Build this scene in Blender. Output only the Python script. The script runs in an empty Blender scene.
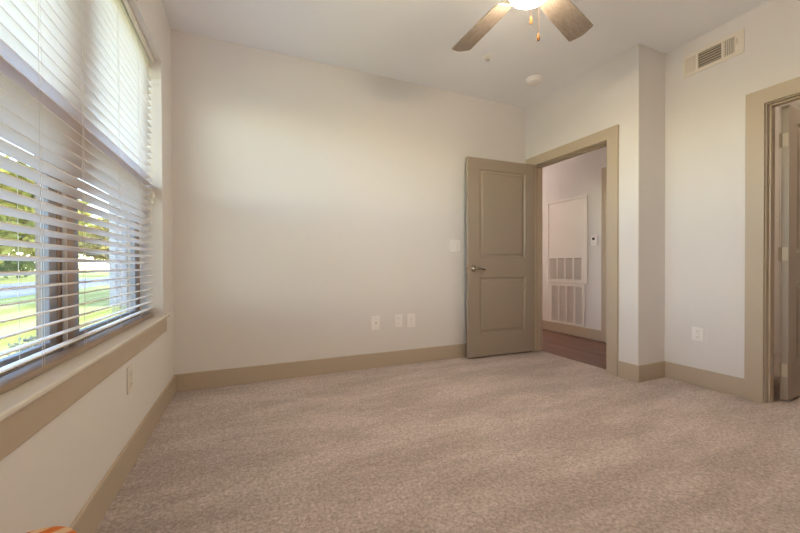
import bpy, bmesh, math, random
from mathutils import Vector, Matrix
random.seed(7)
C = bpy.context.scene.collection
SC = bpy.context.scene
R = math.radians

# ------------------------------------------------------------------ camera
F_PX = 352.19
cam_d = bpy.data.cameras.new('camera'); cam = bpy.data.objects.new('camera', cam_d); C.objects.link(cam)
cam_d.sensor_width = 36.0; cam_d.sensor_fit = 'HORIZONTAL'
cam_d.lens = 36.0 * F_PX / 800.0
cam_d.shift_y = 2.7465 / 800.0
cam_d.clip_start = 0.02; cam_d.clip_end = 500
_y, _p, _r = R(23.3012), R(-0.4865), R(-0.211)
fw = Vector((math.sin(_y)*math.cos(_p), math.cos(_y)*math.cos(_p), math.sin(_p)))
rt = Vector((math.cos(_y), -math.sin(_y), 0)); up = rt.cross(fw)
rt2 = rt*math.cos(_r) + up*math.sin(_r); up2 = -rt*math.sin(_r) + up*math.cos(_r)
M = Matrix((rt2, up2, -fw)).transposed().to_4x4(); M.translation = Vector((0, 0, 0.945))
cam.matrix_world = M
SC.camera = cam

# ------------------------------------------------------------------ light and exposure
SC.view_settings.view_transform = 'Standard'; SC.view_settings.look = 'None'
SC.view_settings.exposure = 0.10; SC.view_settings.gamma = 1.0
SC.view_settings.use_curve_mapping = False
SC.cycles.caustics_reflective = False; SC.cycles.caustics_refractive = False
SC.cycles.max_bounces = 14; SC.cycles.diffuse_bounces = 10; SC.cycles.transparent_max_bounces = 16
SC.cycles.sample_clamp_indirect = 8.0
SKY = 2.75
SUN = 6.6
FAN_LIGHT = 760.0
LAMP_COL = (1, .825, .575)
HALL_LIGHT = 150.0
CLOSET_FILL = 65.0
w = bpy.data.worlds.new('sky'); SC.world = w; w.use_nodes = True
nt = w.node_tree; bg = nt.nodes['Background']
sk = nt.nodes.new('ShaderNodeTexSky'); sk.sky_type = 'NISHITA'; sk.sun_disc = False
sk.sun_elevation = R(48); sk.sun_rotation = R(90); sk.air_density = 1.0; sk.dust_density = .25
nt.links.new(sk.outputs[0], bg.inputs[0]); bg.inputs[1].default_value = SKY
sd = bpy.data.lights.new('sun', 'SUN'); sd.energy = SUN; sd.angle = R(0.8); sd.color = (1, .98, .94)
so = bpy.data.objects.new('sun', sd); C.objects.link(so)
so.rotation_euler = Vector((-0.75, 0.35, -0.85)).to_track_quat('-Z', 'Y').to_euler()
so.location = (8, -4, 12)

# ------------------------------------------------------------------ materials
def mat(name, col, rough=.6, metal=0, noise=None, bump=None, spec=.5, coords='Object'):
    m = bpy.data.materials.new(name); m.use_nodes = True
    n = m.node_tree.nodes; l = m.node_tree.links; b = n['Principled BSDF']
    b.inputs['Base Color'].default_value = (*col, 1); b.inputs['Roughness'].default_value = rough
    b.inputs['Metallic'].default_value = metal; b.inputs['Specular IOR Level'].default_value = spec
    tc = n.new('ShaderNodeTexCoord')
    if noise:
        sc, amt = noise
        t = n.new('ShaderNodeTexNoise'); t.inputs['Scale'].default_value = sc; t.inputs['Detail'].default_value = 4
        l.new(tc.outputs[coords], t.inputs['Vector'])
        r = n.new('ShaderNodeValToRGB')
        r.color_ramp.elements[0].position = .3; r.color_ramp.elements[1].position = .7
        r.color_ramp.elements[0].color = (*[c*(1-amt) for c in col], 1)
        r.color_ramp.elements[1].color = (*[min(1, c*(1+amt)) for c in col], 1)
        l.new(t.outputs[0], r.inputs[0]); l.new(r.outputs[0], b.inputs['Base Color'])
    if bump:
        sc, st, dist = bump
        t = n.new('ShaderNodeTexNoise'); t.inputs['Scale'].default_value = sc; t.inputs['Detail'].default_value = 3
        l.new(tc.outputs[coords], t.inputs['Vector'])
        bp = n.new('ShaderNodeBump'); bp.inputs['Strength'].default_value = st; bp.inputs['Distance'].default_value = dist
        l.new(t.outputs[0], bp.inputs['Height']); l.new(bp.outputs[0], b.inputs['Normal'])
    return m

WALL = mat('wall_paint', (.735, .71, .70), .85, noise=(1.2, .015), bump=(260, .12, .002), spec=.2)
CEIL = mat('ceiling_paint', (.875, .89, .945), .9, bump=(220, .18, .002), spec=.1)
TRIM = mat('taupe_trim_paint', (.485, .405, .315), .45, spec=.4)
DOORP = mat('taupe_door_paint', (.335, .275, .22), .42, spec=.4, bump=(90, .04, .002))
WHITE = mat('white_plastic', (.86, .84, .83), .4)
SLOT = mat('outlet_slot', (.30, .28, .27), .7)
TONED_PLATE = mat('wall_toned_plate', (.70, .655, .60), .6)  # even cream, nearer the wall tone than the other plates
GRILLE = mat('white_enamel', (.80, .77, .74), .45)
DARK = mat('dark_void', (.05, .045, .04), .8)
NICKEL = mat('satin_nickel', (.50, .43, .33), .22, metal=1)
BRASSY = mat('aged_hinge_metal', (.52, .45, .33), .4, metal=.8)
VENTP = mat('vent_paint', (.76, .70, .62), .5)
FRAME = mat('taupe_window_frame', (.38, .265, .195), .5)
SASH = mat('grey_window_sash', (.28, .26, .26), .5)
ALMOND = mat('almond_mullion_cover', (.55, .50, .46), .5)
STONE = mat('glossy_sill_paint', (.72, .68, .61), .25, spec=.6)
CORD = mat('blind_cord', (.72, .68, .62), .8)
RAIL = mat('blind_bottom_rail', (.34, .26, .205), .5)
STEEL = mat('chrome', (.7, .7, .7), .2, metal=1)
BRONZE = mat('fan_motor_metal', (.35, .33, .31), .35, metal=.9)
CORE = mat('building_core', (.5, .48, .45), .9)
MULCH = mat('bark_mulch', (.38, .33, .30), .95, noise=(14, .6), bump=(30, .9, .05))
ASPH = mat('asphalt', (.33, .31, .33), .9, noise=(6, .15))
TRUNK = mat('tree_bark', (.10, .07, .05), .9, noise=(20, .4), bump=(30, .6, .02))
SIDING = mat('grey_lap_siding', (.30, .27, .28), .8, noise=(3, .1))
ROOF = mat('dark_shingle', (.10, .09, .09), .9, noise=(12, .3))

def leafmat(name, a, b_):
    m = bpy.data.materials.new(name); m.use_nodes = True
    n = m.node_tree.nodes; l = m.node_tree.links; b = n['Principled BSDF']
    b.inputs['Roughness'].default_value = .6; b.inputs['Specular IOR Level'].default_value = .2
    t = n.new('ShaderNodeTexNoise'); t.inputs['Scale'].default_value = 1.3; t.inputs['Detail'].default_value = 4
    g = n.new('ShaderNodeNewGeometry'); l.new(g.outputs['Position'], t.inputs['Vector'])
    r = n.new('ShaderNodeValToRGB'); r.color_ramp.elements[0].position = .35; r.color_ramp.elements[1].position = .65
    r.color_ramp.elements[0].color = (*a, 1); r.color_ramp.elements[1].color = (*b_, 1)
    l.new(t.outputs[0], r.inputs[0]); l.new(r.outputs[0], b.inputs['Base Color'])
    tr = n.new('ShaderNodeBsdfTranslucent'); l.new(r.outputs[0], tr.inputs[0])
    mx = n.new('ShaderNodeMixShader'); mx.inputs[0].default_value = .4
    l.new(b.outputs[0], mx.inputs[1]); l.new(tr.outputs[0], mx.inputs[2])
    l.new(mx.outputs[0], n['Material Output'].inputs[0])
    return m
LEAF_Y = leafmat('yellow_green_leaves', (.27, .26, .04), (.72, .62, .13))
LEAF_D = leafmat('dark_green_leaves', (.06, .09, .03), (.22, .25, .06))
LEAF_O = leafmat('orange_tinged_leaves', (.45, .30, .06), (.62, .50, .12))
LEAF_S = leafmat('dusty_shrub_leaves', (.16, .16, .11), (.34, .32, .24))

def lawn_mat():
    m = mat('mown_shadow_striped_lawn', (.4, .4, .1), .95, spec=.05)
    n = m.node_tree.nodes; l = m.node_tree.links; b = n['Principled BSDF']
    g = n.new('ShaderNodeNewGeometry')
    wv = n.new('ShaderNodeTexWave'); wv.bands_direction = 'X'; wv.inputs['Scale'].default_value = .28  # bands stand for tree shadows and mowing stripes, both painted into the grass colour
    wv.inputs['Distortion'].default_value = 1.2; wv.inputs['Detail'].default_value = 2; wv.inputs['Detail Scale'].default_value = .6
    l.new(g.outputs['Position'], wv.inputs['Vector'])
    r = n.new('ShaderNodeValToRGB')
    r.color_ramp.elements[0].color = (.42, .39, .07, 1); r.color_ramp.elements[1].color = (.62, .55, .20, 1)
    l.new(wv.outputs[0], r.inputs[0])
    t = n.new('ShaderNodeTexNoise'); t.inputs['Scale'].default_value = 9; l.new(g.outputs['Position'], t.inputs['Vector'])
    mx = n.new('ShaderNodeMix'); mx.data_type = 'RGBA'; mx.blend_type = 'MULTIPLY'; mx.inputs[0].default_value = .5
    l.new(r.outputs[0], mx.inputs[6])
    r2 = n.new('ShaderNodeValToRGB'); r2.color_ramp.elements[0].color = (.6, .6, .5, 1); r2.color_ramp.elements[0].position = .3
    r2.color_ramp.elements[1].position = .6; l.new(t.outputs[0], r2.inputs[0]); l.new(r2.outputs[0], mx.inputs[7])
    l.new(mx.outputs[2], b.inputs['Base Color'])
    return m
LAWN = lawn_mat()

def carpet_mat():
    m = bpy.data.materials.new('beige_plush_carpet'); m.use_nodes = True
    n = m.node_tree.nodes; l = m.node_tree.links; b = n['Principled BSDF']
    b.inputs['Roughness'].default_value = 1; b.inputs['Specular IOR Level'].default_value = .05
    b.inputs['Sheen Weight'].default_value = .15; b.inputs['Sheen Roughness'].default_value = .6
    g = n.new('ShaderNodeNewGeometry')
    def noise(s, d, rgh=.6):
        t = n.new('ShaderNodeTexNoise'); t.inputs['Scale'].default_value = s; t.inputs['Detail'].default_value = d
        t.inputs['Roughness'].default_value = rgh; l.new(g.outputs['Position'], t.inputs['Vector']); return t
    def ramp(src, p0, c0, p1, c1):
        r = n.new('ShaderNodeValToRGB'); r.color_ramp.elements[0].position = p0; r.color_ramp.elements[1].position = p1
        r.color_ramp.elements[0].color = (*c0, 1); r.color_ramp.elements[1].color = (*c1, 1); l.new(src, r.inputs[0]); return r
    def mul(a, b_, f):
        mx = n.new('ShaderNodeMix'); mx.data_type = 'RGBA'; mx.blend_type = 'MULTIPLY'; mx.inputs[0].default_value = f
        l.new(a, mx.inputs[6]); l.new(b_, mx.inputs[7]); return mx.outputs[2]
    tuft = noise(72, 8, .82)
    base = ramp(tuft.outputs[0], .38, (.41, .325, .305), .62, (.89, .785, .765))
    # shading of pile lying different ways where trodden or vacuumed, painted into the colour
    mp = n.new('ShaderNodeMapping'); mp.inputs['Rotation'].default_value = (0, 0, R(-35)); mp.inputs['Scale'].default_value = (.9, 2.6, 1)
    l.new(g.outputs['Position'], mp.inputs['Vector'])
    t2 = n.new('ShaderNodeTexNoise'); t2.inputs['Scale'].default_value = 1.6; t2.inputs['Detail'].default_value = 5; t2.inputs['Roughness'].default_value = .6
    l.new(mp.outputs[0], t2.inputs['Vector'])
    patch = ramp(t2.outputs[0], .40, (.78, .765, .755), .60, (1, 1, 1))
    mid = noise(26, 5, .75); midr = ramp(mid.outputs[0], .40, (.84, .825, .81), .60, (1, 1, 1))
    c = mul(base.outputs[0], patch.outputs[0], 1.0); c = mul(c, midr.outputs[0], 1.0)
    l.new(c, b.inputs['Base Color'])
    bp = n.new('ShaderNodeBump'); bp.inputs['Strength'].default_value = .9; bp.inputs['Distance'].default_value = .012
    l.new(tuft.outputs[0], bp.inputs['Height']); l.new(bp.outputs[0], b.inputs['Normal'])
    return m
CARPET = carpet_mat()

def wood_mat(name, a, b_, scale, rough, planks=None, axis=0):
    m = mat(name, a, rough); n = m.node_tree.nodes; l = m.node_tree.links; b = n['Principled BSDF']
    tc = n.new('ShaderNodeTexCoord'); mp = n.new('ShaderNodeMapping'); mp.inputs['Scale'].default_value = scale
    l.new(tc.outputs['Object'], mp.inputs['Vector'])
    wv = n.new('ShaderNodeTexNoise'); wv.inputs['Scale'].default_value = 4; wv.inputs['Detail'].default_value = 6; wv.inputs['Distortion'].default_value = 1.4
    l.new(mp.outputs[0], wv.inputs['Vector'])
    r = n.new('ShaderNodeValToRGB'); r.color_ramp.elements[0].position = .35; r.color_ramp.elements[1].position = .65
    r.color_ramp.elements[0].color = (*a, 1); r.color_ramp.elements[1].color = (*b_, 1)
    l.new(wv.outputs[0], r.inputs[0]); out = r.outputs[0]
    if planks:
        bk = n.new('ShaderNodeTexBrick'); bk.inputs['Scale'].default_value = 1; bk.inputs['Brick Width'].default_value = 1.1
        bk.inputs['Row Height'].default_value = .125; bk.inputs['Mortar Size'].default_value = .003
        bk.inputs['Color1'].default_value = (1, 1, 1, 1); bk.inputs['Color2'].default_value = (.72, .7, .7, 1); bk.inputs['Mortar'].default_value = (.3, .3, .3, 1)
        m2 = n.new('ShaderNodeMapping'); m2.inputs['Rotation'].default_value = (0, 0, R(90)); l.new(tc.outputs['Object'], m2.inputs['Vector'])
        l.new(m2.outputs[0], bk.inputs['Vector'])
        mx = n.new('ShaderNodeMix'); mx.data_type = 'RGBA'; mx.blend_type = 'MULTIPLY'; mx.inputs[0].default_value = 1
        l.new(out, mx.inputs[6]); l.new(bk.outputs[0], mx.inputs[7]); out = mx.outputs[2]
    l.new(out, b.inputs['Base Color'])
    return m
HARDWOOD = wood_mat('dark_hardwood', (.13, .058, .042), (.25, .12, .09), (3, .5, 1), .28, planks=True)
BLADE = wood_mat('weathered_oak', (.23, .185, .155), (.34, .285, .245), (3, 22, 3), .5)
FOB = wood_mat('pull_fob_wood', (.035, .016, .006), (.055, .026, .009), (20, 20, 8), .95)
FOB.node_tree.nodes['Principled BSDF'].inputs['Specular IOR Level'].default_value = .05

def slat_mat():
    m = mat('white_faux_wood_slat', (.87, .79, .725), .45, bump=(500, .05, .001))
    n = m.node_tree.nodes; l = m.node_tree.links; b = n['Principled BSDF']
    tr = n.new('ShaderNodeBsdfTranslucent'); tr.inputs[0].default_value = (.85, .78, .68, 1)
    mx = n.new('ShaderNodeMixShader'); mx.inputs[0].default_value = .07
    l.new(b.outputs[0], mx.inputs[1]); l.new(tr.outputs[0], mx.inputs[2]); l.new(mx.outputs[0], n['Material Output'].inputs[0])
    return m
SLAT = slat_mat()

def glass_mat():
    m = bpy.data.materials.new('window_glass'); m.use_nodes = True; n = m.node_tree.nodes; l = m.node_tree.links
    n.remove(n['Principled BSDF'])
    t = n.new('ShaderNodeBsdfTransparent'); t.inputs[0].default_value = (.95, .97, .96, 1)
    g = n.new('ShaderNodeBsdfGlossy'); g.inputs['Roughness'].default_value = .02
    f = n.new('ShaderNodeFresnel'); f.inputs[0].default_value = 1.25
    ge = n.new('ShaderNodeNewGeometry'); ml = n.new('ShaderNodeMath'); ml.operation = 'SUBTRACT'; ml.use_clamp = True
    l.new(f.outputs[0], ml.inputs[0]); l.new(ge.outputs['Backfacing'], ml.inputs[1])
    mx = n.new('ShaderNodeMixShader'); l.new(ml.outputs[0], mx.inputs[0]); l.new(t.outputs[0], mx.inputs[1]); l.new(g.outputs[0], mx.inputs[2])
    l.new(mx.outputs[0], n['Material Output'].inputs[0]); return m
GLASS = glass_mat()
def screen_mat():
    m = bpy.data.materials.new('insect_screen_mesh'); m.use_nodes = True; n = m.node_tree.nodes; l = m.node_tree.links
    b = n['Principled BSDF']; b.inputs['Base Color'].default_value = (.06, .06, .07, 1); b.inputs['Roughness'].default_value = .9
    t = n.new('ShaderNodeBsdfTransparent'); mx = n.new('ShaderNodeMixShader'); mx.inputs[0].default_value = .56
    l.new(t.outputs[0], mx.inputs[1]); l.new(b.outputs[0], mx.inputs[2]); l.new(mx.outputs[0], n['Material Output'].inputs[0]); return m
SCREEN = screen_mat()
def emit_mat(name, col, s):
    m = bpy.data.materials.new(name); m.use_nodes = True; n = m.node_tree.nodes; l = m.node_tree.links
    n.remove(n['Principled BSDF']); e = n.new('ShaderNodeEmission'); e.inputs[0].default_value = (*col, 1); e.inputs[1].default_value = s
    l.new(e.outputs[0], n['Material Output'].inputs[0]); return m
def stripe_mat():
    m = mat('orange_cream_striped_fabric', (.6, .2, .06), .85, spec=.1)
    n = m.node_tree.nodes; l = m.node_tree.links; b = n['Principled BSDF']
    tc = n.new('ShaderNodeTexCoord'); mp = n.new('ShaderNodeMapping'); mp.inputs['Rotation'].default_value = (0, R(20), R(38))
    l.new(tc.outputs['Object'], mp.inputs['Vector'])
    wv = n.new('ShaderNodeTexWave'); wv.inputs['Scale'].default_value = 6.5; wv.inputs['Distortion'].default_value = 1.5; wv.inputs['Detail Scale'].default_value = .8
    l.new(mp.outputs[0], wv.inputs['Vector'])
    r = n.new('ShaderNodeValToRGB'); r.color_ramp.elements[0].position = .35; r.color_ramp.elements[1].position = .75
    r.color_ramp.elements[0].color = (.62, .17, .045, 1); r.color_ramp.elements[1].color = (.72, .50, .32, 1)
    l.new(wv.outputs[0], r.inputs[0]); l.new(r.outputs[0], b.inputs['Base Color']); return m
STRIPE = stripe_mat()

# ------------------------------------------------------------------ mesh helpers
class MB:
    def __init__(s): s.bm = bmesh.new()
    def _bev(s, verts, bev, seg=2):
        if bev:
            es = {e for v in verts for e in v.link_edges}
            bmesh.ops.bevel(s.bm, geom=list(es), offset=bev, segments=seg, affect='EDGES', profile=.6)
    def box(s, x0, x1, y0, y1, z0, z1, bev=0, mtx=None, seg=2):
        r = bmesh.ops.create_cube(s.bm, size=1)
        vs = r['verts']
        for v in vs:
            v.co = Vector(((x0+x1)/2 + v.co.x*(x1-x0), (y0+y1)/2 + v.co.y*(y1-y0), (z0+z1)/2 + v.co.z*(z1-z0)))
            if mtx is not None: v.co = mtx @ v.co
        s._bev(vs, bev, seg); return s
    def lathe(s, prof, seg=24, mtx=None, caps=True):
        rings = []
        for r, z in prof:
            rings.append([s.bm.verts.new((r*math.cos(2*math.pi*k/seg), r*math.sin(2*math.pi*k/seg), z)) for k in range(seg)])
        for a, b in zip(rings, rings[1:]):
            for k in range(seg):
                s.bm.faces.new((a[k], a[(k+1) % seg], b[(k+1) % seg], b[k]))
        if caps:
            s.bm.faces.new(rings[0][::-1]); s.bm.faces.new(rings[-1])
        if mtx is not None:
            for rg in rings:
                for v in rg: v.co = mtx @ v.co
        return s
    def tube(s, pts, r, seg=8):
        pts = [Vector(p) for p in pts]; rr = r if isinstance(r, (list, tuple)) else [r]*len(pts)
        rings = []
        for i, p in enumerate(pts):
            d = (pts[min(i+1, len(pts)-1)] - pts[max(i-1, 0)]).normalized()
            a = d.orthogonal() if abs(d.z) > .9 else d.cross(Vector((0, 0, 1)))
            a.normalize(); b = d.cross(a)
            rings.append([s.bm.verts.new(p + (a*math.cos(2*math.pi*k/seg) + b*math.sin(2*math.pi*k/seg))*rr[i]) for k in range(seg)])
        for a, b in zip(rings, rings[1:]):
            for k in range(seg): s.bm.faces.new((a[k], a[(k+1) % seg], b[(k+1) % seg], b[k]))
        s.bm.faces.new(rings[0][::-1]); s.bm.faces.new(rings[-1]); return s
    def prism(s, outline, z0, z1, mtx=None, bev=0):
        a = [s.bm.verts.new((x, y, z0)) for x, y in outline]; b = [s.bm.verts.new((x, y, z1)) for x, y in outline]
        s.bm.faces.new(a[::-1]); s.bm.faces.new(b); n = len(a)
        for k in range(n): s.bm.faces.new((a[k], a[(k+1) % n], b[(k+1) % n], b[k]))
        if bev: s._bev(a+b, bev)
        if mtx is not None:
            for v in s.bm.verts:
                if v in set(a+b): v.co = mtx @ v.co
        return s
    def quad(s, *p):
        s.bm.faces.new([s.bm.verts.new(q) for q in p]); return s
    def build(s, name, m, parent=None, loc=None, smooth=False, weld=False):
        if weld: bmesh.ops.remove_doubles(s.bm, verts=s.bm.verts, dist=1e-5)
        bmesh.ops.recalc_face_normals(s.bm, faces=s.bm.faces)
        me = bpy.data.meshes.new(name)
        if loc is not None:
            for v in s.bm.verts: v.co -= Vector(loc)
        s.bm.to_mesh(me); s.bm.free(); me.materials.append(m)
        if smooth:
            for p in me.polygons: p.use_smooth = True
            try: me.set_sharp_from_angle(angle=R(40))
            except Exception: pass
        o = bpy.data.objects.new(name, me); C.objects.link(o)
        if parent: o.parent = parent
        if loc is not None: o.location = loc
        return o
def tag(o, label=None, cat=None, group=None, kind=None):
    for k, v in (('label', label), ('category', cat), ('group', group), ('kind', kind)):
        if v: o[k] = v
    return o
def thing(name, label, cat, loc=(0, 0, 0), rz=0, group=None):
    o = bpy.data.objects.new(name, None); C.objects.link(o); o.location = loc; o.rotation_euler = (0, 0, rz)
    o.empty_display_size = .1
    return tag(o, label, cat, group)
def struct(mb, name, m, label, cat, **k):
    return tag(mb.build(name, m, **k), label, cat, kind='structure')
def copy_tree(o, parent=None):
    c = o.copy(); C.objects.link(c)
    if parent: c.parent = parent
    for ch in list(o.children): copy_tree(ch, c)
    return c

# ------------------------------------------------------------------ room measures (metres)
XL, XR, XR2, YB, YJ, YR, H = -.521, 2.896, 3.239, 3.112, 1.852, -.36, 2.728
XRo = XR + .124; XR2o = XR2 + .116
WY0, WY1, WZ0, WZ1 = .745, 2.774, .624, 2.31          # window opening
D1Y0, D1Y1, D1Z = 2.121, 2.985, 2.036                  # bedroom doorway (clear, between jambs)
D2Y0, D2Y1, D2Z = .42, 1.217, 2.036                    # second doorway in the right wall
XH = 4.036; HY1 = 6.2                                   # hallway
T = .2; XO = XL - T
WTOP = H

# walls
b = MB(); b.box(XO, XL, YR-.12, WY0, -.1, WTOP); b.box(XO, XL, WY1, YB+.12, -.1, WTOP)
b.box(XO, XL, WY0, WY1, -.1, WZ0-.018); b.box(XO, XL, WY0, WY1, WZ1, WTOP)
struct(b, 'wall_left', WALL, 'cream wall with the blind covered window, left side of the room', 'wall')
b = MB(); b.box(XL, XR, YB, YB+.12, -.1, WTOP)
struct(b, 'wall_back', WALL, 'wide bare cream wall facing the camera', 'wall')
J = .02   # jamb board thickness
b = MB(); b.box(XR, XRo, D1Y1+J, YB+.12, -.1, WTOP); b.box(XR, XRo, YJ, D1Y0-J, -.1, WTOP); b.box(XR, XRo, D1Y0-J, D1Y1+J, D1Z+J, WTOP)
b.box(XRo, XR2, YJ, YJ+.1, -.1, WTOP)
struct(b, 'wall_right', WALL, 'cream wall around the open bedroom doorway with its projecting corner', 'wall')
b = MB(); b.box(XR2, XR2o, D2Y1+J, YJ+.1, -.1, WTOP); b.box(XR2, XR2o, YR-.12, D2Y0-J, -.1, WTOP); b.box(XR2, XR2o, D2Y0-J, D2Y1+J, D2Z+J, WTOP)
struct(b, 'wall_alcove', WALL, 'cream wall set back at far right, under the air vent', 'wall')
b = MB(); b.box(XL, XR2, YR-.12, YR, -.1, WTOP)
struct(b, 'wall_rear', WALL, 'plain cream wall behind the camera', 'wall')
b = MB(); b.box(XH, XH+.12, YJ+.1, HY1+.12, -.1, WTOP)
struct(b, 'wall_hall', WALL, 'pale hallway wall seen through the open doorway', 'wall')
b = MB(); b.box(XR2o, XH+.12, YJ, YJ+.1, -.1, WTOP)
struct(b, 'wall_hall_near', WALL, 'hallway partition hidden beside the doorway', 'wall')
b = MB(); b.box(XRo-.124, XH, HY1, HY1+.12, -.1, WTOP); b.box(XR, XRo, YB+.12, HY1, -.1, WTOP)
struct(b, 'wall_hall_far', WALL, 'end wall of the hallway past the doorway', 'wall')
b = MB(); b.box(5.2, 5.32, YR-.12, YJ, -.1, WTOP); b.box(XR2o, 5.2, YR-.12, YR, -.1, WTOP); b.box(XH+.12, 5.32, YJ, YJ+.1, -.1, WTOP)
struct(b, 'wall_closet', WALL, 'dim walls of the room behind the far right doorway', 'wall')
# floors and ceilings
b = MB(); b.box(XL-.02, XR+.085, YR-.02, YB+.02, -.1, 0); b.box(XR+.085, 5.25, YR-.02, YJ+.02, -.1, 0)
struct(b, 'floor', CARPET, 'beige plush carpet covering the bedroom floor', 'carpet')
b = MB(); b.box(XR+.085, XH+.05, YJ+.02, HY1+.05, -.1, -.006)
struct(b, 'floor_hall', HARDWOOD, 'dark reddish brown hardwood floor in the hallway', 'floor')
b = MB(); b.box(XO, XR2o, YR-.12, YB+.12, H, H+.3)
b.box(XR2o, 5.32, YR-.12, YB+.12, H, H+.3)
struct(b, 'ceiling', CEIL, 'pale grey painted bedroom ceiling', 'ceiling')
b = MB(); b.box(XR, 5.32, YB+.12, HY1+.12, H, H+.3)
struct(b, 'ceiling_hall', CEIL, 'pale ceiling over the hallway', 'ceiling')

# baseboards
BB, BT = .135, .013
def bb(name, label, *rects):
    b = MB()
    for (x0, x1, y0, y1) in rects: b.box(x0, x1, y0, y1, 0, BB, .004)
    return struct(b, name, TRIM, label, 'baseboard')
CW = .104
bb('baseboard_left', 'taupe baseboard under the window wall', (XL, XL+BT, YR, YB))
bb('baseboard_back', 'taupe baseboard along the wide back wall', (XL+BT, XR, YB-BT, YB))
bb('baseboard_corner', 'short taupe baseboard wrapping the projecting corner beside the bedroom doorway', (XR-BT, XR, YJ-BT, D1Y0-CW), (XR, XR2-BT, YJ-BT, YJ))
bb('baseboard_right', 'taupe baseboard below the right wall outlet', (XR2-BT, XR2, D2Y1+CW-.006, YJ))
bb('baseboard_near', 'taupe baseboard on the right wall nearest the camera', (XR2-BT, XR2, YR, D2Y0-CW))
bb('baseboard_rear', 'taupe baseboard of the wall behind the camera', (XL+BT, XR2-BT, YR, YR+BT))
bb('baseboard_hall', 'taupe baseboard in the hallway below the return air grille', (XH-BT, XH, 3.022, HY1))

# door casings and jambs
def casing(name, x, side, y0, y1, zt, xo, label):
    """x = wall face, side -1: casing stands out towards -x; jamb boards run from x to xo"""
    e = x + side*.019
    a0, a1 = min(x, e), max(x, e)
    g = .006
    b = MB()
    b.box(a0, a1, y1+g, y1+CW, 0, zt+g, .0008, seg=1); b.box(a0, a1, y0-CW, y0-g, 0, zt+g, .0008, seg=1)
    b.box(a0, a1, y0-CW, y1+CW, zt+g, zt+CW, .0008, seg=1)
    o = struct(b, name, TRIM, label, 'door frame')
    j0, j1 = min(x-.0005*0, xo), max(x, xo)
    b = MB(); b.box(j0, j1, y1, y1+J, 0, zt+J, .002); b.box(j0, j1, y0-J, y0, 0, zt+J, .002); b.box(j0, j1, y0, y1, zt, zt+J, .002)
    b.build('jamb', TRIM, o)
    return o
def stops(o, x0, x1, y0, y1, zt):
    b = MB(); b.box(x0, x1, y1-.011, y1, 0, zt, .002); b.box(x0, x1, y0, y0+.011, 0, zt, .002); b.box(x0, x1, y0+.011, y1-.011, zt-.011, zt, .002)
    b.build('door_stop', TRIM, o)
t1 = casing('trim_1', XR, -1, D1Y0, D1Y1, D1Z, XRo, 'taupe casing framing the open doorway into the hallway')
stops(t1, XR+.048, XR+.083, D1Y0, D1Y1, D1Z)
t2 = casing('trim_2', XR2, -1, D2Y0, D2Y1, D2Z, XR2o, 'taupe casing of the doorway cut off by the right picture edge')
stops(t2, XR2o-.085, XR2o-.05, D2Y0, D2Y1, D2Z)
b = MB(); b.box(XH-.019, XH, 2.93, 3.022, 0, 2.147, .004); b.box(XH-.019, XH, 2.05, 2.93, 2.043, 2.147, .004); b.box(XH-.019, XH, 1.96, 2.05, 0, 2.147, .004)
struct(b, 'trim_3', TRIM, 'taupe casing of another door in the hallway, beside the thermostat', 'door frame')

# ------------------------------------------------------------------ panelled door leaf
def leaf_mesh(b, wd, z0, z1, th, panels, mtx):
    """leaf in local x (0..wd), y (0..th), z; moulded panels on both faces"""
    xs = sorted({0, wd, *[p[0] for p in panels], *[p[1] for p in panels]})
    zs = sorted({z0, z1, *[p[2] for p in panels], *[p[3] for p in panels]})
    def q(pts): b.quad(*[mtx @ Vector(p) for p in pts])
    for yy, s in ((0, 1), (th, -1)):
        for xa, xb in zip(xs, xs[1:]):
            for za, zb in zip(zs, zs[1:]):
                hole = [p for p in panels if abs(p[0]-xa) < 1e-6 and abs(p[1]-xb) < 1e-6 and abs(p[2]-za) < 1e-6 and abs(p[3]-zb) < 1e-6]
                if not hole: q([(xa, yy, za), (xb, yy, za), (xb, yy, zb), (xa, yy, zb)])
                else:
                    lv = [(0, 0), (.007, .009), (.020, .0105), (.026, .0105), (.046, .003)]
                    rc = [[(xa+i, yy+s*d, za+i), (xb-i, yy+s*d, za+i), (xb-i, yy+s*d, zb-i), (xa+i, yy+s*d, zb-i)] for i, d in lv]
                    for u, v in zip(rc, rc[1:]):
                        for k in range(4): q([u[k], u[(k+1) % 4], v[(k+1) % 4], v[k]])
                    q(rc[-1])
    for xa, xb in zip(xs, xs[1:]):
        for z in (z0, z1): q([(xa, 0, z), (xb, 0, z), (xb, th, z), (xa, th, z)])
    for za, zb in zip(zs, zs[1:]):
        for x in (0, wd): q([(x, 0, za), (x, th, za), (x, th, zb), (x, 0, zb)])
PAN = lambda wd: [(.135, wd-.125, .245, .828), (.135, wd-.125, 1.03, 1.93)]
I4 = Matrix.Identity(4)
def handle(parent, hx, hz, th, s_dir):
    for side, nm in ((-1, 'front'), (1, 'back')):
        y0 = 0 if side < 0 else th
        rot = Matrix.Translation((hx, y0, hz)) @ Matrix.Rotation(R(90 if side < 0 else -90), 4, 'X')
        b = MB(); b.lathe([(.033, 0), (.033, .005), (.030, .012), (.024, .020), (.017, .026), (.013, .034), (.0125, .058), (.009, .061)], 24, rot)
        h = b.build('door_handle', NICKEL, parent, smooth=True)
        yy = y0 + side*.05
        b = MB(); b.tube([(hx-.004*s_dir, yy, hz), (hx+.03*s_dir, yy, hz), (hx+.07*s_dir, yy-side*.003, hz-.004), (hx+.102*s_dir, yy-side*.01, hz-.008), (hx+.116*s_dir, yy-side*.014, hz-.009)],
                         [.0105, .010, .0085, .0085, .006], 12)
        b.build('lever', NICKEL, h, smooth=True)
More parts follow.
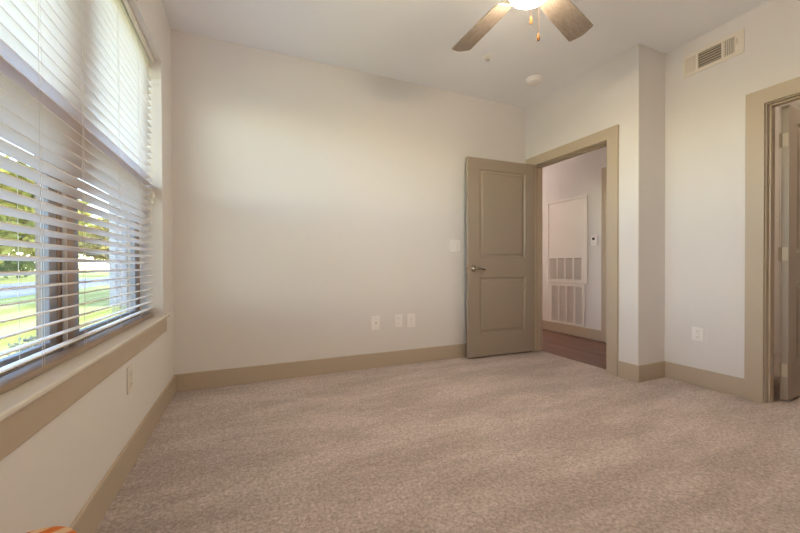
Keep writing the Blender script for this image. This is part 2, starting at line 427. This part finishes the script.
# bedroom door: hinge at the far jamb, opened flat towards the back wall; local x runs from latch to hinge
DW, DT = .842, .036
hx, hy = 2.870, 2.948
ang = math.atan2(2.948-2.976, 2.870-2.028)
DM = Matrix.Translation((2.028, 2.976, 0)) @ Matrix.Rotation(ang, 4, 'Z')
b = MB(); leaf_mesh(b, DW, .018, 2.042, DT, PAN(DW), I4)
d1 = tag(b.build('door_1', DOORP, weld=True), 'open taupe two panel bedroom door with lever handle against back wall', 'door', kind='structure')
d1.matrix_world = DM
handle(d1, .061, .918, DT, 1)
for hz in (.22, 1.02, 1.82):
    b = MB(); b.lathe([(.007, hz-.045), (.007, hz+.045)], 10, Matrix.Translation((DW+.006, DT+.002, 0))); b.box(DW, DW+.002, .006, DT, hz-.045, hz+.045)
    b.build('hinge', BRASSY, d1, smooth=True)
b = MB(); b.box(-.0015, 0, .007, .029, .87, .966); b.lathe([(.006, 0), (.006, .008)], 12, Matrix.Translation((0, .018, .918)) @ Matrix.Rotation(R(-90), 4, 'Y'))
b.build('latch_plate', NICKEL, d1)

# second door, swung away into the room at the far right
b = MB(); leaf_mesh(b, .80, .018, 2.030, .038, PAN(.80), I4)
d2 = tag(b.build('door_2', DOORP, weld=True), 'taupe panel door swung away at the right picture edge', 'door', kind='structure')
d2.matrix_world = Matrix.Translation((3.380, 1.156, 0)) @ Matrix.Rotation(R(3), 4, 'Z')
handle(d2, .739, .918, .038, -1)
for hz in (.22, 1.02, 1.80):
    b = MB(); b.box(-.003, 0, .004, .032, hz-.045, hz+.045); b.box(-.028, -.001, .039, .042, hz-.045, hz+.045)
    b.lathe([(.0075, hz-.046), (.0075, hz+.046)], 12, Matrix.Translation((-.008, .041, 0)))
    b.build('hinge', TRIM, d2, smooth=True)
# hidden hallway door behind the casing
b = MB(); leaf_mesh(b, .87, .01, 2.036, .036, PAN(.87), I4)
d3 = tag(b.build('door_3', DOORP, weld=True), 'closed taupe door in the hallway beyond the thermostat', 'door', kind='structure')
d3.matrix_world = Matrix.Translation((XH-.0375, 2.06, 0)) @ Matrix.Rotation(R(90), 4, 'Z')
d3.location.x = XH - .002

# ------------------------------------------------------------------ window
b = MB(); b.box(XL-.11, XL+.022, WY0, WY1, .606, .624, .005); b.box(XL, XL+.022, WY1, WY1+.095, .606, .624, .005); b.box(XL, XL+.022, WY0-.085, WY0, .606, .624, .005)
st = struct(b, 'trim_4', STONE, 'glossy taupe window stool under the blind', 'window sill')
b = MB(); b.box(XL, XL+.012, WY0-.06, WY1+.045, .514, .606, .003); b.build('apron', TRIM, st)
GX = -.672
def window(n, y0, y1, label):
    b = MB(); fx0, fx1 = XO+.01, -.648
    b.box(fx0, fx1, y0, y0+.035, WZ0, WZ1); b.box(fx0, fx1, y1-.035, y1, WZ0, WZ1)
    b.box(fx0, fx1, y0+.035, y1-.035, WZ0, WZ0+.016); b.box(fx0, fx1, y0+.035, y1-.035, WZ1-.035, WZ1)
    o = struct(b, 'window_%d' % n, FRAME, label, 'window')
    a0, a1 = y0+.035, y1-.035
    def sash(nm, x0, x1, z0, z1, top, bot, m):
        b = MB(); b.box(x0, x1, a0, a0+.055, z0, z1, .003); b.box(x0, x1, a1-.055, a1, z0, z1, .003)
        b.box(x0, x1, a0+.055, a1-.055, z0, z0+bot, .003); b.box(x0, x1, a0+.055, a1-.055, z1-top, z1, .003)
        s = b.build(nm, m, o)
        xm = (x0+x1)/2
        g = MB(); g.box(xm-.002, xm+.002, a0+.05, a1-.05, z0+bot-.005, z1-top+.005); g.build('glass_pane', GLASS, s)
        return s
    s = sash('lower_sash', -.676, -.651, WZ0+.016, 1.495, .075, .036, SASH)
    b = MB(); b.box(-.650, -.640, (a0+a1)/2-.03, (a0+a1)/2+.03, 1.472, 1.492, .003); b.build('sash_lock', STEEL, s)
    sash('upper_sash', -.703, -.678, 1.425, WZ1-.035, .05, .05, SASH)
    b = MB(); b.quad((-.7045, a0, WZ0+.03), (-.7045, a1, WZ0+.03), (-.7045, a1, 1.46), (-.7045, a0, 1.46))
    b.build('insect_screen', SCREEN, o)
    return o
WM = 1.765
window(1, WY0, WM-.03, 'nearer window unit behind the blind, at the left picture edge')
window(2, WM+.03, WY1, 'farther window unit behind the blind, next to the room corner')
b = MB(); b.box(XO+.01, -.645, WM-.03, WM+.03, WZ0, WZ1)
mu = struct(b, 'trim_5', FRAME, 'brown mullion post between the two window units', 'window post')
b = MB(); b.box(-.645, -.640, WM-.045, WM-.012, WZ0, WZ1, .001); b.build('cover_strip', ALMOND, mu)

# ------------------------------------------------------------------ blind
BX = -.5975; BY0, BY1 = WY0+.012, WY1-.014
bl = thing('window_blind', 'wide white slatted blind lowered over the window', 'blind', (BX, (BY0+BY1)/2, .622))
ox, oy, oz = BX, (BY0+BY1)/2, .622
Lh = (BY1-BY0)/2
b = MB(); b.box(-.026, .026, -Lh, Lh, WZ1-.042-oz, WZ1-.002-oz, .002); b.build('headrail', WHITE, bl)
b = MB(); b.box(.030, .040, -Lh, Lh, WZ1-.040-oz, WZ1-.003-oz, .003); b.build('valance', WHITE, bl)
PITCH = .0422; TILT = R(11)
z_first = .676; nsl = 0
b = MB()
z = z_first
holes = [BY0+.09, 1.40, 1.70, 2.11, 2.45, BY1-.055]
while z < WZ1-.055:
    mt = Matrix.Translation((0, 0, z-oz)) @ Matrix.Rotation(-TILT, 4, 'Y')
    # slightly crowned slat section
    sec = [(-.025, 0), (-.0125, .0014), (0, .0019), (.0125, .0014), (.025, 0)]
    pts = [(x, zz+.0017) for x, zz in sec] + [(x, zz-.0017) for x, zz in sec[::-1]]
    jig = random.uniform(-.0006, .0006)
    va = [b.bm.verts.new(mt @ Vector((x, -Lh+.004, zz+jig))) for x, zz in pts]
    vb = [b.bm.verts.new(mt @ Vector((x, Lh-.004, zz+jig))) for x, zz in pts]
    for k in range(len(pts)): b.bm.faces.new((va[k], va[(k+1) % len(pts)], vb[(k+1) % len(pts)], vb[k]))
    b.bm.faces.new(va[::-1]); b.bm.faces.new(vb)
    z += PITCH; nsl += 1
b.build('slats', SLAT, bl)
b = MB(); b.box(-.026, .026, -Lh+.004, Lh-.004, .004, .024, .003); b.build('bottom_rail', RAIL, bl)
for hy_ in holes:
    b = MB()
    for xx in (-.0255, .0255):
        b.tube([(xx, hy_-oy, .024), (xx, hy_-oy, WZ1-.05-oz)], .0007, 6)
    b.tube([(0.0262, hy_-oy+.012, .026), (0.0262, hy_-oy+.012, WZ1-.05-oz)], .0006, 6)
    b.build('ladder_cord', CORD, bl)
def tassel(dy, zt):
    b = MB(); b.tube([(.036, dy-oy, WZ1-.08-oz), (.034, dy-oy, zt+.03-oz)], .0009, 6)
    c = b.build('lift_cord', CORD, bl)
    b = MB(); b.lathe([(.003, .034), (.0045, .030), (.006, .018), (.0105, .004), (.0105, 0), (.007, -.002)], 14, Matrix.Translation((.034, dy-oy, zt-oz)))
    b.build('tassel', CORD, c, smooth=True)
tassel(2.712, 1.385); tassel(2.738, 1.40); tassel(2.724, 1.352)

# ------------------------------------------------------------------ ceiling fan
FX, FY, FZ = 1.327, 1.388, 2.400
fan = thing('ceiling_fan', 'five blade ceiling fan with weathered wood blades and lit glass bowl', 'ceiling fan', (FX, FY, H))
def fp(name, mb, m, parent=None, smooth=True): return mb.build(name, m, parent or fan, smooth=smooth)
b = MB(); b.lathe([(.03, -.075), (.05, -.06), (.068, -.02), (.07, 0)], 32); fp('canopy', b, BRONZE)
b = MB(); b.lathe([(.013, -.20), (.013, -.07)], 16); fp('downrod', b, BRONZE)
zb = FZ-H
b = MB(); b.lathe([(.06, zb-.045), (.105, zb-.035), (.115, zb+.03), (.10, zb+.085), (.05, zb+.115), (.02, zb+.13)], 36); fp('motor_housing', b, BRONZE)
b = MB(); b.lathe([(.05, zb-.055), (.062, zb-.050), (.062, zb-.046), (.055, zb-.042)], 36); fp('light_fitter', b, BRONZE)
GLOW = emit_mat('lit_frosted_glass', LAMP_COL, FAN_LIGHT*.25)
zbot = 2.288-H; Rr = .150
prof = []
dep = zb-.07-zbot
aR = .106
for k in range(14):
    a = math.pi*.57*k/13
    prof.append((max(.001, aR*math.sin(a)), zbot + .052 - .052*math.cos(a)))
b = MB(); b.lathe(prof, 40); fp('light_bowl', b, GLOW)
for k in range(5):
    an = R(18.5+72*k)
    mt = Matrix.Rotation(an, 4, 'Z') @ Matrix.Translation((0, 0, zb)) @ Matrix.Rotation(R(12), 4, 'X').inverted()
    out = [(.19, -.052), (.26, -.062), (.628, -.074), (.636, -.066), (.652, -.012), (.652, .012), (.636, .066), (.628, .074), (.26, .062), (.19, .052)]
    bb_ = MB(); bb_.prism(out, -.003, .003)
    bl_o = bb_.build('blade', BLADE, fan); bl_o.matrix_local = mt
    ir = MB(); ir.prism([(.085, -.016), (.15, -.014), (.20, -.038), (.255, -.030), (.27, 0), (.255, .030), (.20, .038), (.15, .014), (.085, .016)], .003, .008)
    ir.build('blade_iron', BRONZE, bl_o)
def pull(dx, dy, z0, zf, fob):
    b = MB(); b.tube([(dx, dy, z0), (dx, dy, zf)], .0008, 6); c = fp('pull_chain', b, FOB)
    b = MB(); b.lathe([(.0015, .028), (.005, .022), (.0075, .008), (.0085, -.004), (.006, -.013), (.001, -.016)] if fob else
                      [(.002, .020), (.007, .016), (.0075, -.016), (.003, -.022)], 14, Matrix.Translation((dx, dy, zf)))
    b.build('pull_fob', FOB, c, smooth=True)
pull(.09, .094, zb-.07, 2.275-H, False)
pull(.115, .066, zb-.07, 2.17-H, True)

# ------------------------------------------------------------------ ceiling fittings
b = MB(); b.lathe([(.074, 0), (.074, -.012), (.066, -.018)], 36)
sm = thing('smoke_detector', 'round white smoke detector on the ceiling near the back corner', 'smoke detector', (2.517, 2.593, H))
b.build('base', WHITE, sm, smooth=True)
b = MB(); b.lathe([(.066, -.018), (.062, -.034), (.050, -.042), (.02, -.046), (.001, -.046)], 36); b.build('cover', WHITE, sm, smooth=True)
b = MB(); b.lathe([(.009, -.0455), (.009, -.048)], 16, Matrix.Translation((.03, 0, 0))); b.build('test_button', GRILLE, sm)
sp = thing('fire_sprinkler', 'small metal fire sprinkler head in the ceiling', 'sprinkler', (1.887, 2.476, H))
b = MB(); b.lathe([(.040, 0), (.038, -.004), (.02, -.010), (.016, -.004)], 28); b.build('escutcheon', WHITE, sp, smooth=True)
b = MB(); b.lathe([(.010, -.003), (.010, -.012), (.007, -.015)], 16); b.tube([(.010, 0, -.010), (.013, 0, -.018), (.003, 0, -.027)], .0025); b.tube([(-.010, 0, -.010), (-.013, 0, -.018), (-.003, 0, -.027)], .0025)
b.build('sprinkler_body', GRILLE, sp, smooth=True)
b = MB(); b.lathe([(.018, -.027), (.018, -.029), (.003, -.030)], 20); b.build('deflector', STEEL, sp)

# ------------------------------------------------------------------ wall plates
# local frame: plate in local x-z, sticking out along -y
def plate_thing(name, label, cat, loc, rz, wd, ht, group=None, pm=None):
    t = thing(name, label, cat, loc, rz, group)
    b = MB(); b.box(-wd/2, wd/2, -.006, 0, -ht/2, ht/2, .003); b.build('wall_plate', pm or WHITE, t)
    return t
def receptacle(t, dx, dz):
    b = MB(); b.box(dx-.016, dx+.016, -.009, -.005, dz-.014, dz+.014, .003); r = b.build('receptacle', t.children[0].data.materials[0], t)
    b = MB()
    for sx in (-.006, .006): b.box(dx+sx-.0012, dx+sx+.0012, -.0095, -.0085, dz-.003, dz+.006)
    b.lathe([(.0022, 0), (.0022, .001)], 10, Matrix.Translation((dx, -.0085, dz-.008)) @ Matrix.Rotation(R(90), 4, 'X'))
    b.build('slot', SLOT, r)
def screw(t, dx, dz):
    b = MB(); b.lathe([(.003, 0), (.002, .0012)], 10, Matrix.Translation((dx, -.006, dz)) @ Matrix.Rotation(R(90), 4, 'X')); b.build('screw', STEEL, t)
def duplex(label, loc, rz, wd=.078, ht=.122, pm=None):
    t = plate_thing('wall_outlet', label, 'outlet', loc, rz, wd, ht, None, pm)
    receptacle(t, 0, .024); receptacle(t, 0, -.024); screw(t, 0, 0); return t
t = plate_thing('wall_jack', 'white cable jack plate, leftmost of the three low on the back wall', 'jack', (1.089, YB, .417), 0, .086, .128)
b = MB(); b.lathe([(.010, 0), (.010, .004), (.006, .005), (.006, .014)], 12, Matrix.Translation((0, -.006, 0)) @ Matrix.Rotation(R(90), 4, 'X')); b.build('coax_socket', STEEL, t, smooth=True)
screw(t, 0, .042); screw(t, 0, -.042)
duplex('white duplex outlet, middle of the three plates low on the back wall', (1.322, YB, .421), 0)
t = plate_thing('wall_jack', 'white phone jack plate, rightmost of the three low on the back wall', 'jack', (1.456, YB, .417), 0, .090, .132)
b = MB(); b.box(-.011, .011, -.010, -.005, .004, .026, .002); b.box(-.011, .011, -.010, -.005, -.026, -.004, .002); b.build('phone_socket', GRILLE, t)
screw(t, 0, .042); screw(t, 0, -.042)
duplex('white duplex outlet low on the right wall beside the doorway casing', (XR2, 1.611, .404), R(-90), .080, .105)
duplex('white duplex outlet below the window sill', (XL, 2.034, .416), R(90), .080, .125, TONED_PLATE)
t = plate_thing('light_switch', 'white double light switch on the back wall beside the open door', 'light switch', (1.956, YB, 1.150), 0, .132, .128)
for sx in (-.023, .023):
    b = MB(); b.box(sx-.005, sx+.005, -.007, -.005, -.012, .012, .001); s_ = b.build('toggle', GRILLE, t)
    b = MB(); b.box(sx-.0038, sx+.0038, -.017, -.006, -.004, .006, .0015, mtx=Matrix.Rotation(R(12), 4, 'X')); b.build('toggle_lever', WHITE, s_)
    screw(t, sx, .03); screw(t, sx, -.03)

# ------------------------------------------------------------------ supply vent on the right wall (local x along the wall, out along -y)
DUCT_SHADE = mat('vent_shade_sheet', (.26, .225, .17), .8)
FILTER = mat('grey_filter', (.42, .40, .40), .9)
SHAFT_SHADE = mat('shaft_shade_sheet', (.22, .20, .19), .9)
v = thing('air_vent', 'cream air supply vent high on the right wall near the ceiling', 'vent', (XR2, 1.5265, 2.537), R(-90))
W2, H2 = .19, .086
b = MB()
secs = [(-.172, -.100), (-.086, .060), (.075, .138)]       # three openings
zo = .058
xs = [-W2] + [q for s_ in secs for q in s_] + [W2]
b.box(-W2, W2, -.008, 0, zo, H2, .002); b.box(-W2, W2, -.008, 0, -H2, -zo, .002)
for i in range(0, len(xs), 2): b.box(xs[i], xs[i+1], -.008, 0, -zo, zo)
b.build('frame', VENTP, v)
b = MB(); b.box(-.175, .14, -.0009, -.0004, -zo-.001, zo+.001); b.build('duct_shade_backing', DUCT_SHADE, v)  # flat sheet on the wall, shade behind the bars put into its colour
b = MB()
for k in range(10):
    x = secs[0][0] + .0036 + k*.0072
    b.box(x-.0028, x+.0028, -.0065, -.0012, -zo, zo)
b.build('louver', VENTP, v)
b = MB()
for k in range(6):
    zz = -zo + .0097 + k*.0193
    b.box(secs[1][0], secs[1][1], -.0055, .0055, -.001, .001, mtx=Matrix.Translation((0, -.006, zz)) @ Matrix.Rotation(R(38), 4, 'X'))
b.build('louver', VENTP, v)
b = MB()
for k in range(6):
    x = secs[2][0] + .005 + k*.0107
    b.box(x-.0019, x+.0019, -.0075, -.0012, -zo, zo)
for k in range(7):
    zz = -zo + .0083 + k*.0166
    b.box(secs[2][0], secs[2][1], -.004, -.0015, zz-.0016, zz+.0016)
b.build('louver', VENTP, v)
b = MB(); b.box(.150, .154, -.016, -.007, -.005, .032, .001); b.box(.153, .166, -.012, -.008, -.008, -.004, .001); b.build('damper_lever', VENTP, v)

# ------------------------------------------------------------------ hallway panel, grille, thermostat (local x along wall, out along -y; rz -90 => local +x = world -y)
def louvers(name, parent, x0, x1, z0, z1, m, n, pitch=.0105):
    g = .022; wcol = (x1-x0-g*(n-1))/n
    for c in range(n):
        a = x0 + c*(wcol+g); b = MB(); zz = z0 + .004
        while zz < z1-.004:
            b.box(a, a+wcol, -.0055, .0055, -.0007, .0007, mtx=Matrix.Translation((0, -.007, zz)) @ Matrix.Rotation(R(-58), 4, 'X'))
            zz += pitch
        b.build(name, m, parent)
def grid_frame(b, X0, X1, Z0, Z1, x0, x1, z0, z1, n, y0, y1):
    g = .022; wcol = (x1-x0-g*(n-1))/n
    b.box(X0, x0, y0, y1, Z0, Z1); b.box(x1, X1, y0, y1, Z0, Z1); b.box(x0, x1, y0, y1, z1, Z1); b.box(x0, x1, y0, y1, Z0, z0)
    for c in range(n-1):
        a = x0 + (c+1)*wcol + c*g; b.box(a, a+g, y0, y1, z0, z1)
cy = 3.557
ap = thing('access_panel', 'tall white access panel with louvered lower part on the hallway wall', 'access panel', (XH, cy, .705), R(-90))
ph = 1.158; hw = .333
b = MB()
for (a, c_, d, e) in ((-hw, -hw+.028, 0, ph), (hw-.028, hw, 0, ph), (-hw+.028, hw-.028, ph-.028, ph), (-hw+.028, hw-.028, 0, .022)): b.box(a, c_, -.016, 0, d, e, .003)
b.build('frame', GRILLE, ap)
b = MB(); gx0, gx1, gz0, gz1 = -.285, .245, .052, .342
grid_frame(b, -hw+.031, hw-.031, .025, ph-.031, gx0, gx1, gz0, gz1, 4, -.011, 0); dr = b.build('panel_door', GRILLE, ap)
louvers('louver', ap, gx0, gx1, gz0, gz1, GRILLE, 4)
b = MB(); b.box(gx0, gx1, -.0012, -.0004, gz0, gz1); b.build('opening', SHAFT_SHADE, ap)  # thin grey backing, its colour stands in for the shade behind the louvers
rg = thing('return_air_grille', 'white return air grille just above the hallway baseboard', 'air grille', (XH, 3.553, .141), R(-90))
b = MB(); grid_frame(b, -.285, .285, 0, .552, -.250, .250, .022, .525, 4, -.012, 0); b.build('frame', GRILLE, rg)
louvers('louver', rg, -.250, .250, .022, .525, GRILLE, 4)
b = MB(); b.box(-.250, .250, -.0012, -.0004, .022, .525); b.build('opening', FILTER, rg)
th = thing('thermostat', 'small white thermostat with dark display on the hallway wall', 'thermostat', (XH, 3.120, 1.260), R(-90))
b = MB(); b.box(-.039, .039, -.026, 0, -.062, .062, .006); b.build('housing', WHITE, th)
b = MB(); b.box(-.022, .012, -.0275, -.0255, .008, .040, .001); b.build('display', DARK, th)
b = MB(); b.box(-.018, -.004, -.0285, -.0255, -.030, -.020, .001); b.box(.004, .018, -.0285, -.0255, -.030, -.020, .001); b.build('button', GRILLE, th)
# hallway ceiling lamp (lights the hall)
hl = thing('hall_ceiling_lamp', 'round flush ceiling lamp at the far end of the hallway', 'lamp', (3.45, 5.5, H))
b = MB(); b.lathe([(.15, 0), (.15, -.02), (.14, -.025)], 32); b.build('base', WHITE, hl)
b = MB(); b.lathe([(.14, -.025), (.13, -.06), (.09, -.085), (.001, -.095)], 32); b.build('diffuser', emit_mat('lit_hall_diffuser', (1, .85, .71), HALL_LIGHT), hl, smooth=True)
bl2 = thing('closet_fill_lamp', 'added unseen fill lamp in the room behind the right doorway', 'lamp', (4.4, .7, H))  # added lamp, out of view, brightens the swung-away door leaf
b = MB(); b.lathe([(.13, 0), (.13, -.02), (.12, -.025)], 32); b.build('base', WHITE, bl2)
b = MB(); b.lathe([(.12, -.025), (.11, -.06), (.07, -.08), (.001, -.09)], 32); b.build('diffuser', emit_mat('closet_fill_glow', (1, .80, .55), CLOSET_FILL), bl2, smooth=True)

# ------------------------------------------------------------------ striped cushion at the lower left
cu = thing('floor_pouf', 'orange and cream striped rounded cushion top at the bottom left picture edge', 'pouf', (-.38, .84, 0))
pr_ = []
hh, rad = .44, .115
for k in range(11):
    a = -math.pi/2 + math.pi*k/10
    pr_.append((rad*(.30+.70*abs(math.cos(a))**.55) if 0 < k < 10 else .02, hh/2 + hh/2*math.sin(a)*1.0))
b = MB(); b.lathe(pr_, 40); c_ = b.build('fabric_cover', STRIPE, cu, smooth=True)
b = MB(); b.lathe([(.012, hh-.006), (.012, hh), (.004, hh+.002)], 16); b.build('button', STRIPE, cu, smooth=True)

# ------------------------------------------------------------------ outdoors
GZ = -.16
b = MB(); b.box(-8.1, -2.7, -25, 70, GZ-.3, GZ)
struct(b, 'lawn', LAWN, 'sunlit striped lawn outside the window', 'lawn')
b = MB(); b.box(-2.7, XO-.0, -25, 70, GZ-.3, GZ-.01)
struct(b, 'planting_bed', MULCH, 'bark mulch bed between the window and the lawn', 'planting bed')
b = MB(); b.box(-15.5, -8.1, -25, 70, GZ-.3, GZ-.02)
struct(b, 'driveway', ASPH, 'grey paved driveway beyond the lawn', 'driveway')
b = MB(); b.box(XO, 40, -25, 70, GZ-.4, GZ-.02); b.box(-70, -15.5, -25, 110, GZ-.3, GZ); b.box(-15.5, 40, 70, 110, GZ-.3, GZ)
struct(b, 'meadow', LAWN, 'grass ground under the trees beyond the driveway', 'ground')

def foliage(rx, ry, rz, n, size, seed, blobs=9):
    rnd = random.Random(seed); b = MB()
    cs = []
    for k in range(blobs):
        th_ = rnd.uniform(0, 2*math.pi); ph_ = math.acos(rnd.uniform(-1, 1)); q = rnd.uniform(.3, .68)
        cs.append((Vector((rx*q*math.sin(ph_)*math.cos(th_), ry*q*math.sin(ph_)*math.sin(th_), rz*q*math.cos(ph_))), rnd.uniform(.32, .5)))
    for i in range(n):
        c, s = cs[i % blobs]
        d = Vector((rnd.gauss(0, 1), rnd.gauss(0, 1), rnd.gauss(0, 1))).normalized()*rnd.uniform(.55, 1)
        p = c + Vector((d.x*rx*s, d.y*ry*s, d.z*rz*s))
        u = Vector((rnd.gauss(0, 1), rnd.gauss(0, 1), rnd.gauss(0, .6))).normalized(); w_ = u.orthogonal().normalized()
        w_.rotate(Matrix.Rotation(rnd.uniform(0, 6.28), 3, u)); L_ = size*rnd.uniform(.6, 1.3)
        b.quad(p-u*L_, p-w_*L_*.45, p+u*L_, p+w_*L_*.45)
    return b
def tree(name, label, loc, rx, rz, hc, m, seed, n=2600, size=.30, tr=.16, cat='tree'):
    t = thing(name, label, cat, loc)
    me = foliage(rx, rx, rz, n, size, seed)
    o = me.build('foliage', m, t); o.location = (0, 0, hc)
    b = MB(); b.tube([(0, 0, -.05), (.05, .03, hc*.4), (-.03, .05, hc*.75), (.05, 0, hc+rz*.4)], [tr, tr*.8, tr*.65, tr*.25], 9)
    for k in range(5):
        a = 2*math.pi*k/5+seed; b.tube([(0, 0, hc*.6), (rx*.3*math.cos(a), rx*.3*math.sin(a), hc*.85), (rx*.6*math.cos(a), rx*.6*math.sin(a), hc+rz*.2)], [tr*.45, tr*.3, tr*.1], 6)
    b.build('trunk', TRUNK, t, smooth=True)
    return t
tree('maple_tree', 'yellow green tree over the driveway, nearest in the nearer window', (-16.5, 31, GZ), 4.4, 3.2, 4.3, LEAF_Y, 1, 3600)
tree('maple_tree', 'yellow green tree, second along the row outside the nearer window', (-17.5, 42.5, GZ), 4.8, 3.4, 4.8, LEAF_Y, 2, 3600)
tree('maple_tree', 'loose yellow green tree seen near the mullion through the blind', (-9.9, 24.5, GZ), 3.2, 2.6, 4.2, LEAF_Y, 3, 3000)
tree('maple_tree', 'orange tinged tree seen just right of the mullion', (-10.3, 36, GZ), 3.2, 2.4, 3.4, LEAF_O, 4, 3000)
tree('maple_tree', 'green tree beyond the lawn in the farther window', (-16.0, 56, GZ), 5.2, 3.6, 4.6, LEAF_Y, 5, 3600)
tree('oak_tree', 'dark green tree farthest behind the driveway hedge', (-31, 47, GZ), 6.0, 4.0, 4.6, LEAF_D, 6, 4000)
tree('oak_tree', 'dark green tree at the left picture edge beyond the driveway', (-31, 30, GZ), 5.5, 3.6, 4.2, LEAF_D, 8, 4000)
hd = thing('hedge', 'long dark hedge along the far side of the driveway', 'hedge', (-22.6, 36, GZ))
o = foliage(1.6, 32, 1.7, 9000, .24, 11, 60).build('foliage', LEAF_D, hd); o.location = (0, 0, 1.4)
for k in range(12):
    b = MB(); b.tube([(random.uniform(-.4, .4), -22+k*4, -.05), (0, -22+k*4, 1.2)], .06, 6); b.build('stem', TRUNK, hd)
for i, (x, y, r_) in enumerate([(-2.15, 5.3, .36), (-1.75, 6.2, .33), (-1.9, 7.6, .4)]):
    s_ = thing('shrub', ['low dusty shrub in the mulch bed at the left picture edge', 'low shrub second along the mulch bed', 'low shrub farthest along the mulch bed'][i], 'shrub', (x, y, GZ-.01))
    o = foliage(r_, r_, r_*.7, 500, .035, 20+i, 6).build('foliage', LEAF_S, s_); o.location = (0, 0, r_*.55)
    b = MB()
    for k in range(5): b.tube([(0, 0, -.02), (r_*.5*math.cos(k*1.26), r_*.5*math.sin(k*1.26), r_*.5)], .008, 5)
    b.build('stems', TRUNK, s_)
# neighbouring wing beyond the farther window
nb = thing('apartment_building', 'grey sided apartment wing seen through the farther window', 'building', (-2.6, 12.5, GZ))
bx0, bx1, by0, by1, bh = -.95, 3.0, 0, 8, 5.6
b = MB(); b.box(bx0, bx1, by0, by1, 0, bh)
k = 0
zz = .1
while zz < bh:
    b.box(bx0-.012, bx1, by0-.012, by0, zz, zz+.13); zz += .15
b.build('wall', SIDING, nb)
for (x0, x1, z0, z1) in ((-.55, .25, .7, 2.1), (.75, 1.5, .7, 2.1), (-.55, .25, 3.3, 4.7), (.75, 1.5, 3.3, 4.7)):
    b = MB(); b.box(x0-.08, x1+.08, -.05, -.012, z0-.08, z1+.08); wf = b.build('window_frame', GRILLE, nb)
    b = MB(); b.box(x0, x1, -.056, -.05, z0, z1); b.build('pane', DARK, wf)
for cx_ in (bx0, bx1):
    b = MB(); b.box(cx_-.07, cx_+.07, -.06, .08, 0, bh); b.build('corner_board', SASH, nb)
b = MB(); b.prism([(bx0-.4, bh), (bx1+.4, bh), ((bx0+bx1)/2, bh+1.4)], -.4, by1+.4, mtx=Matrix(((1, 0, 0, 0), (0, 0, 1, 0), (0, 1, 0, 0), (0, 0, 0, 1)))); b.build('roof', ROOF, nb)
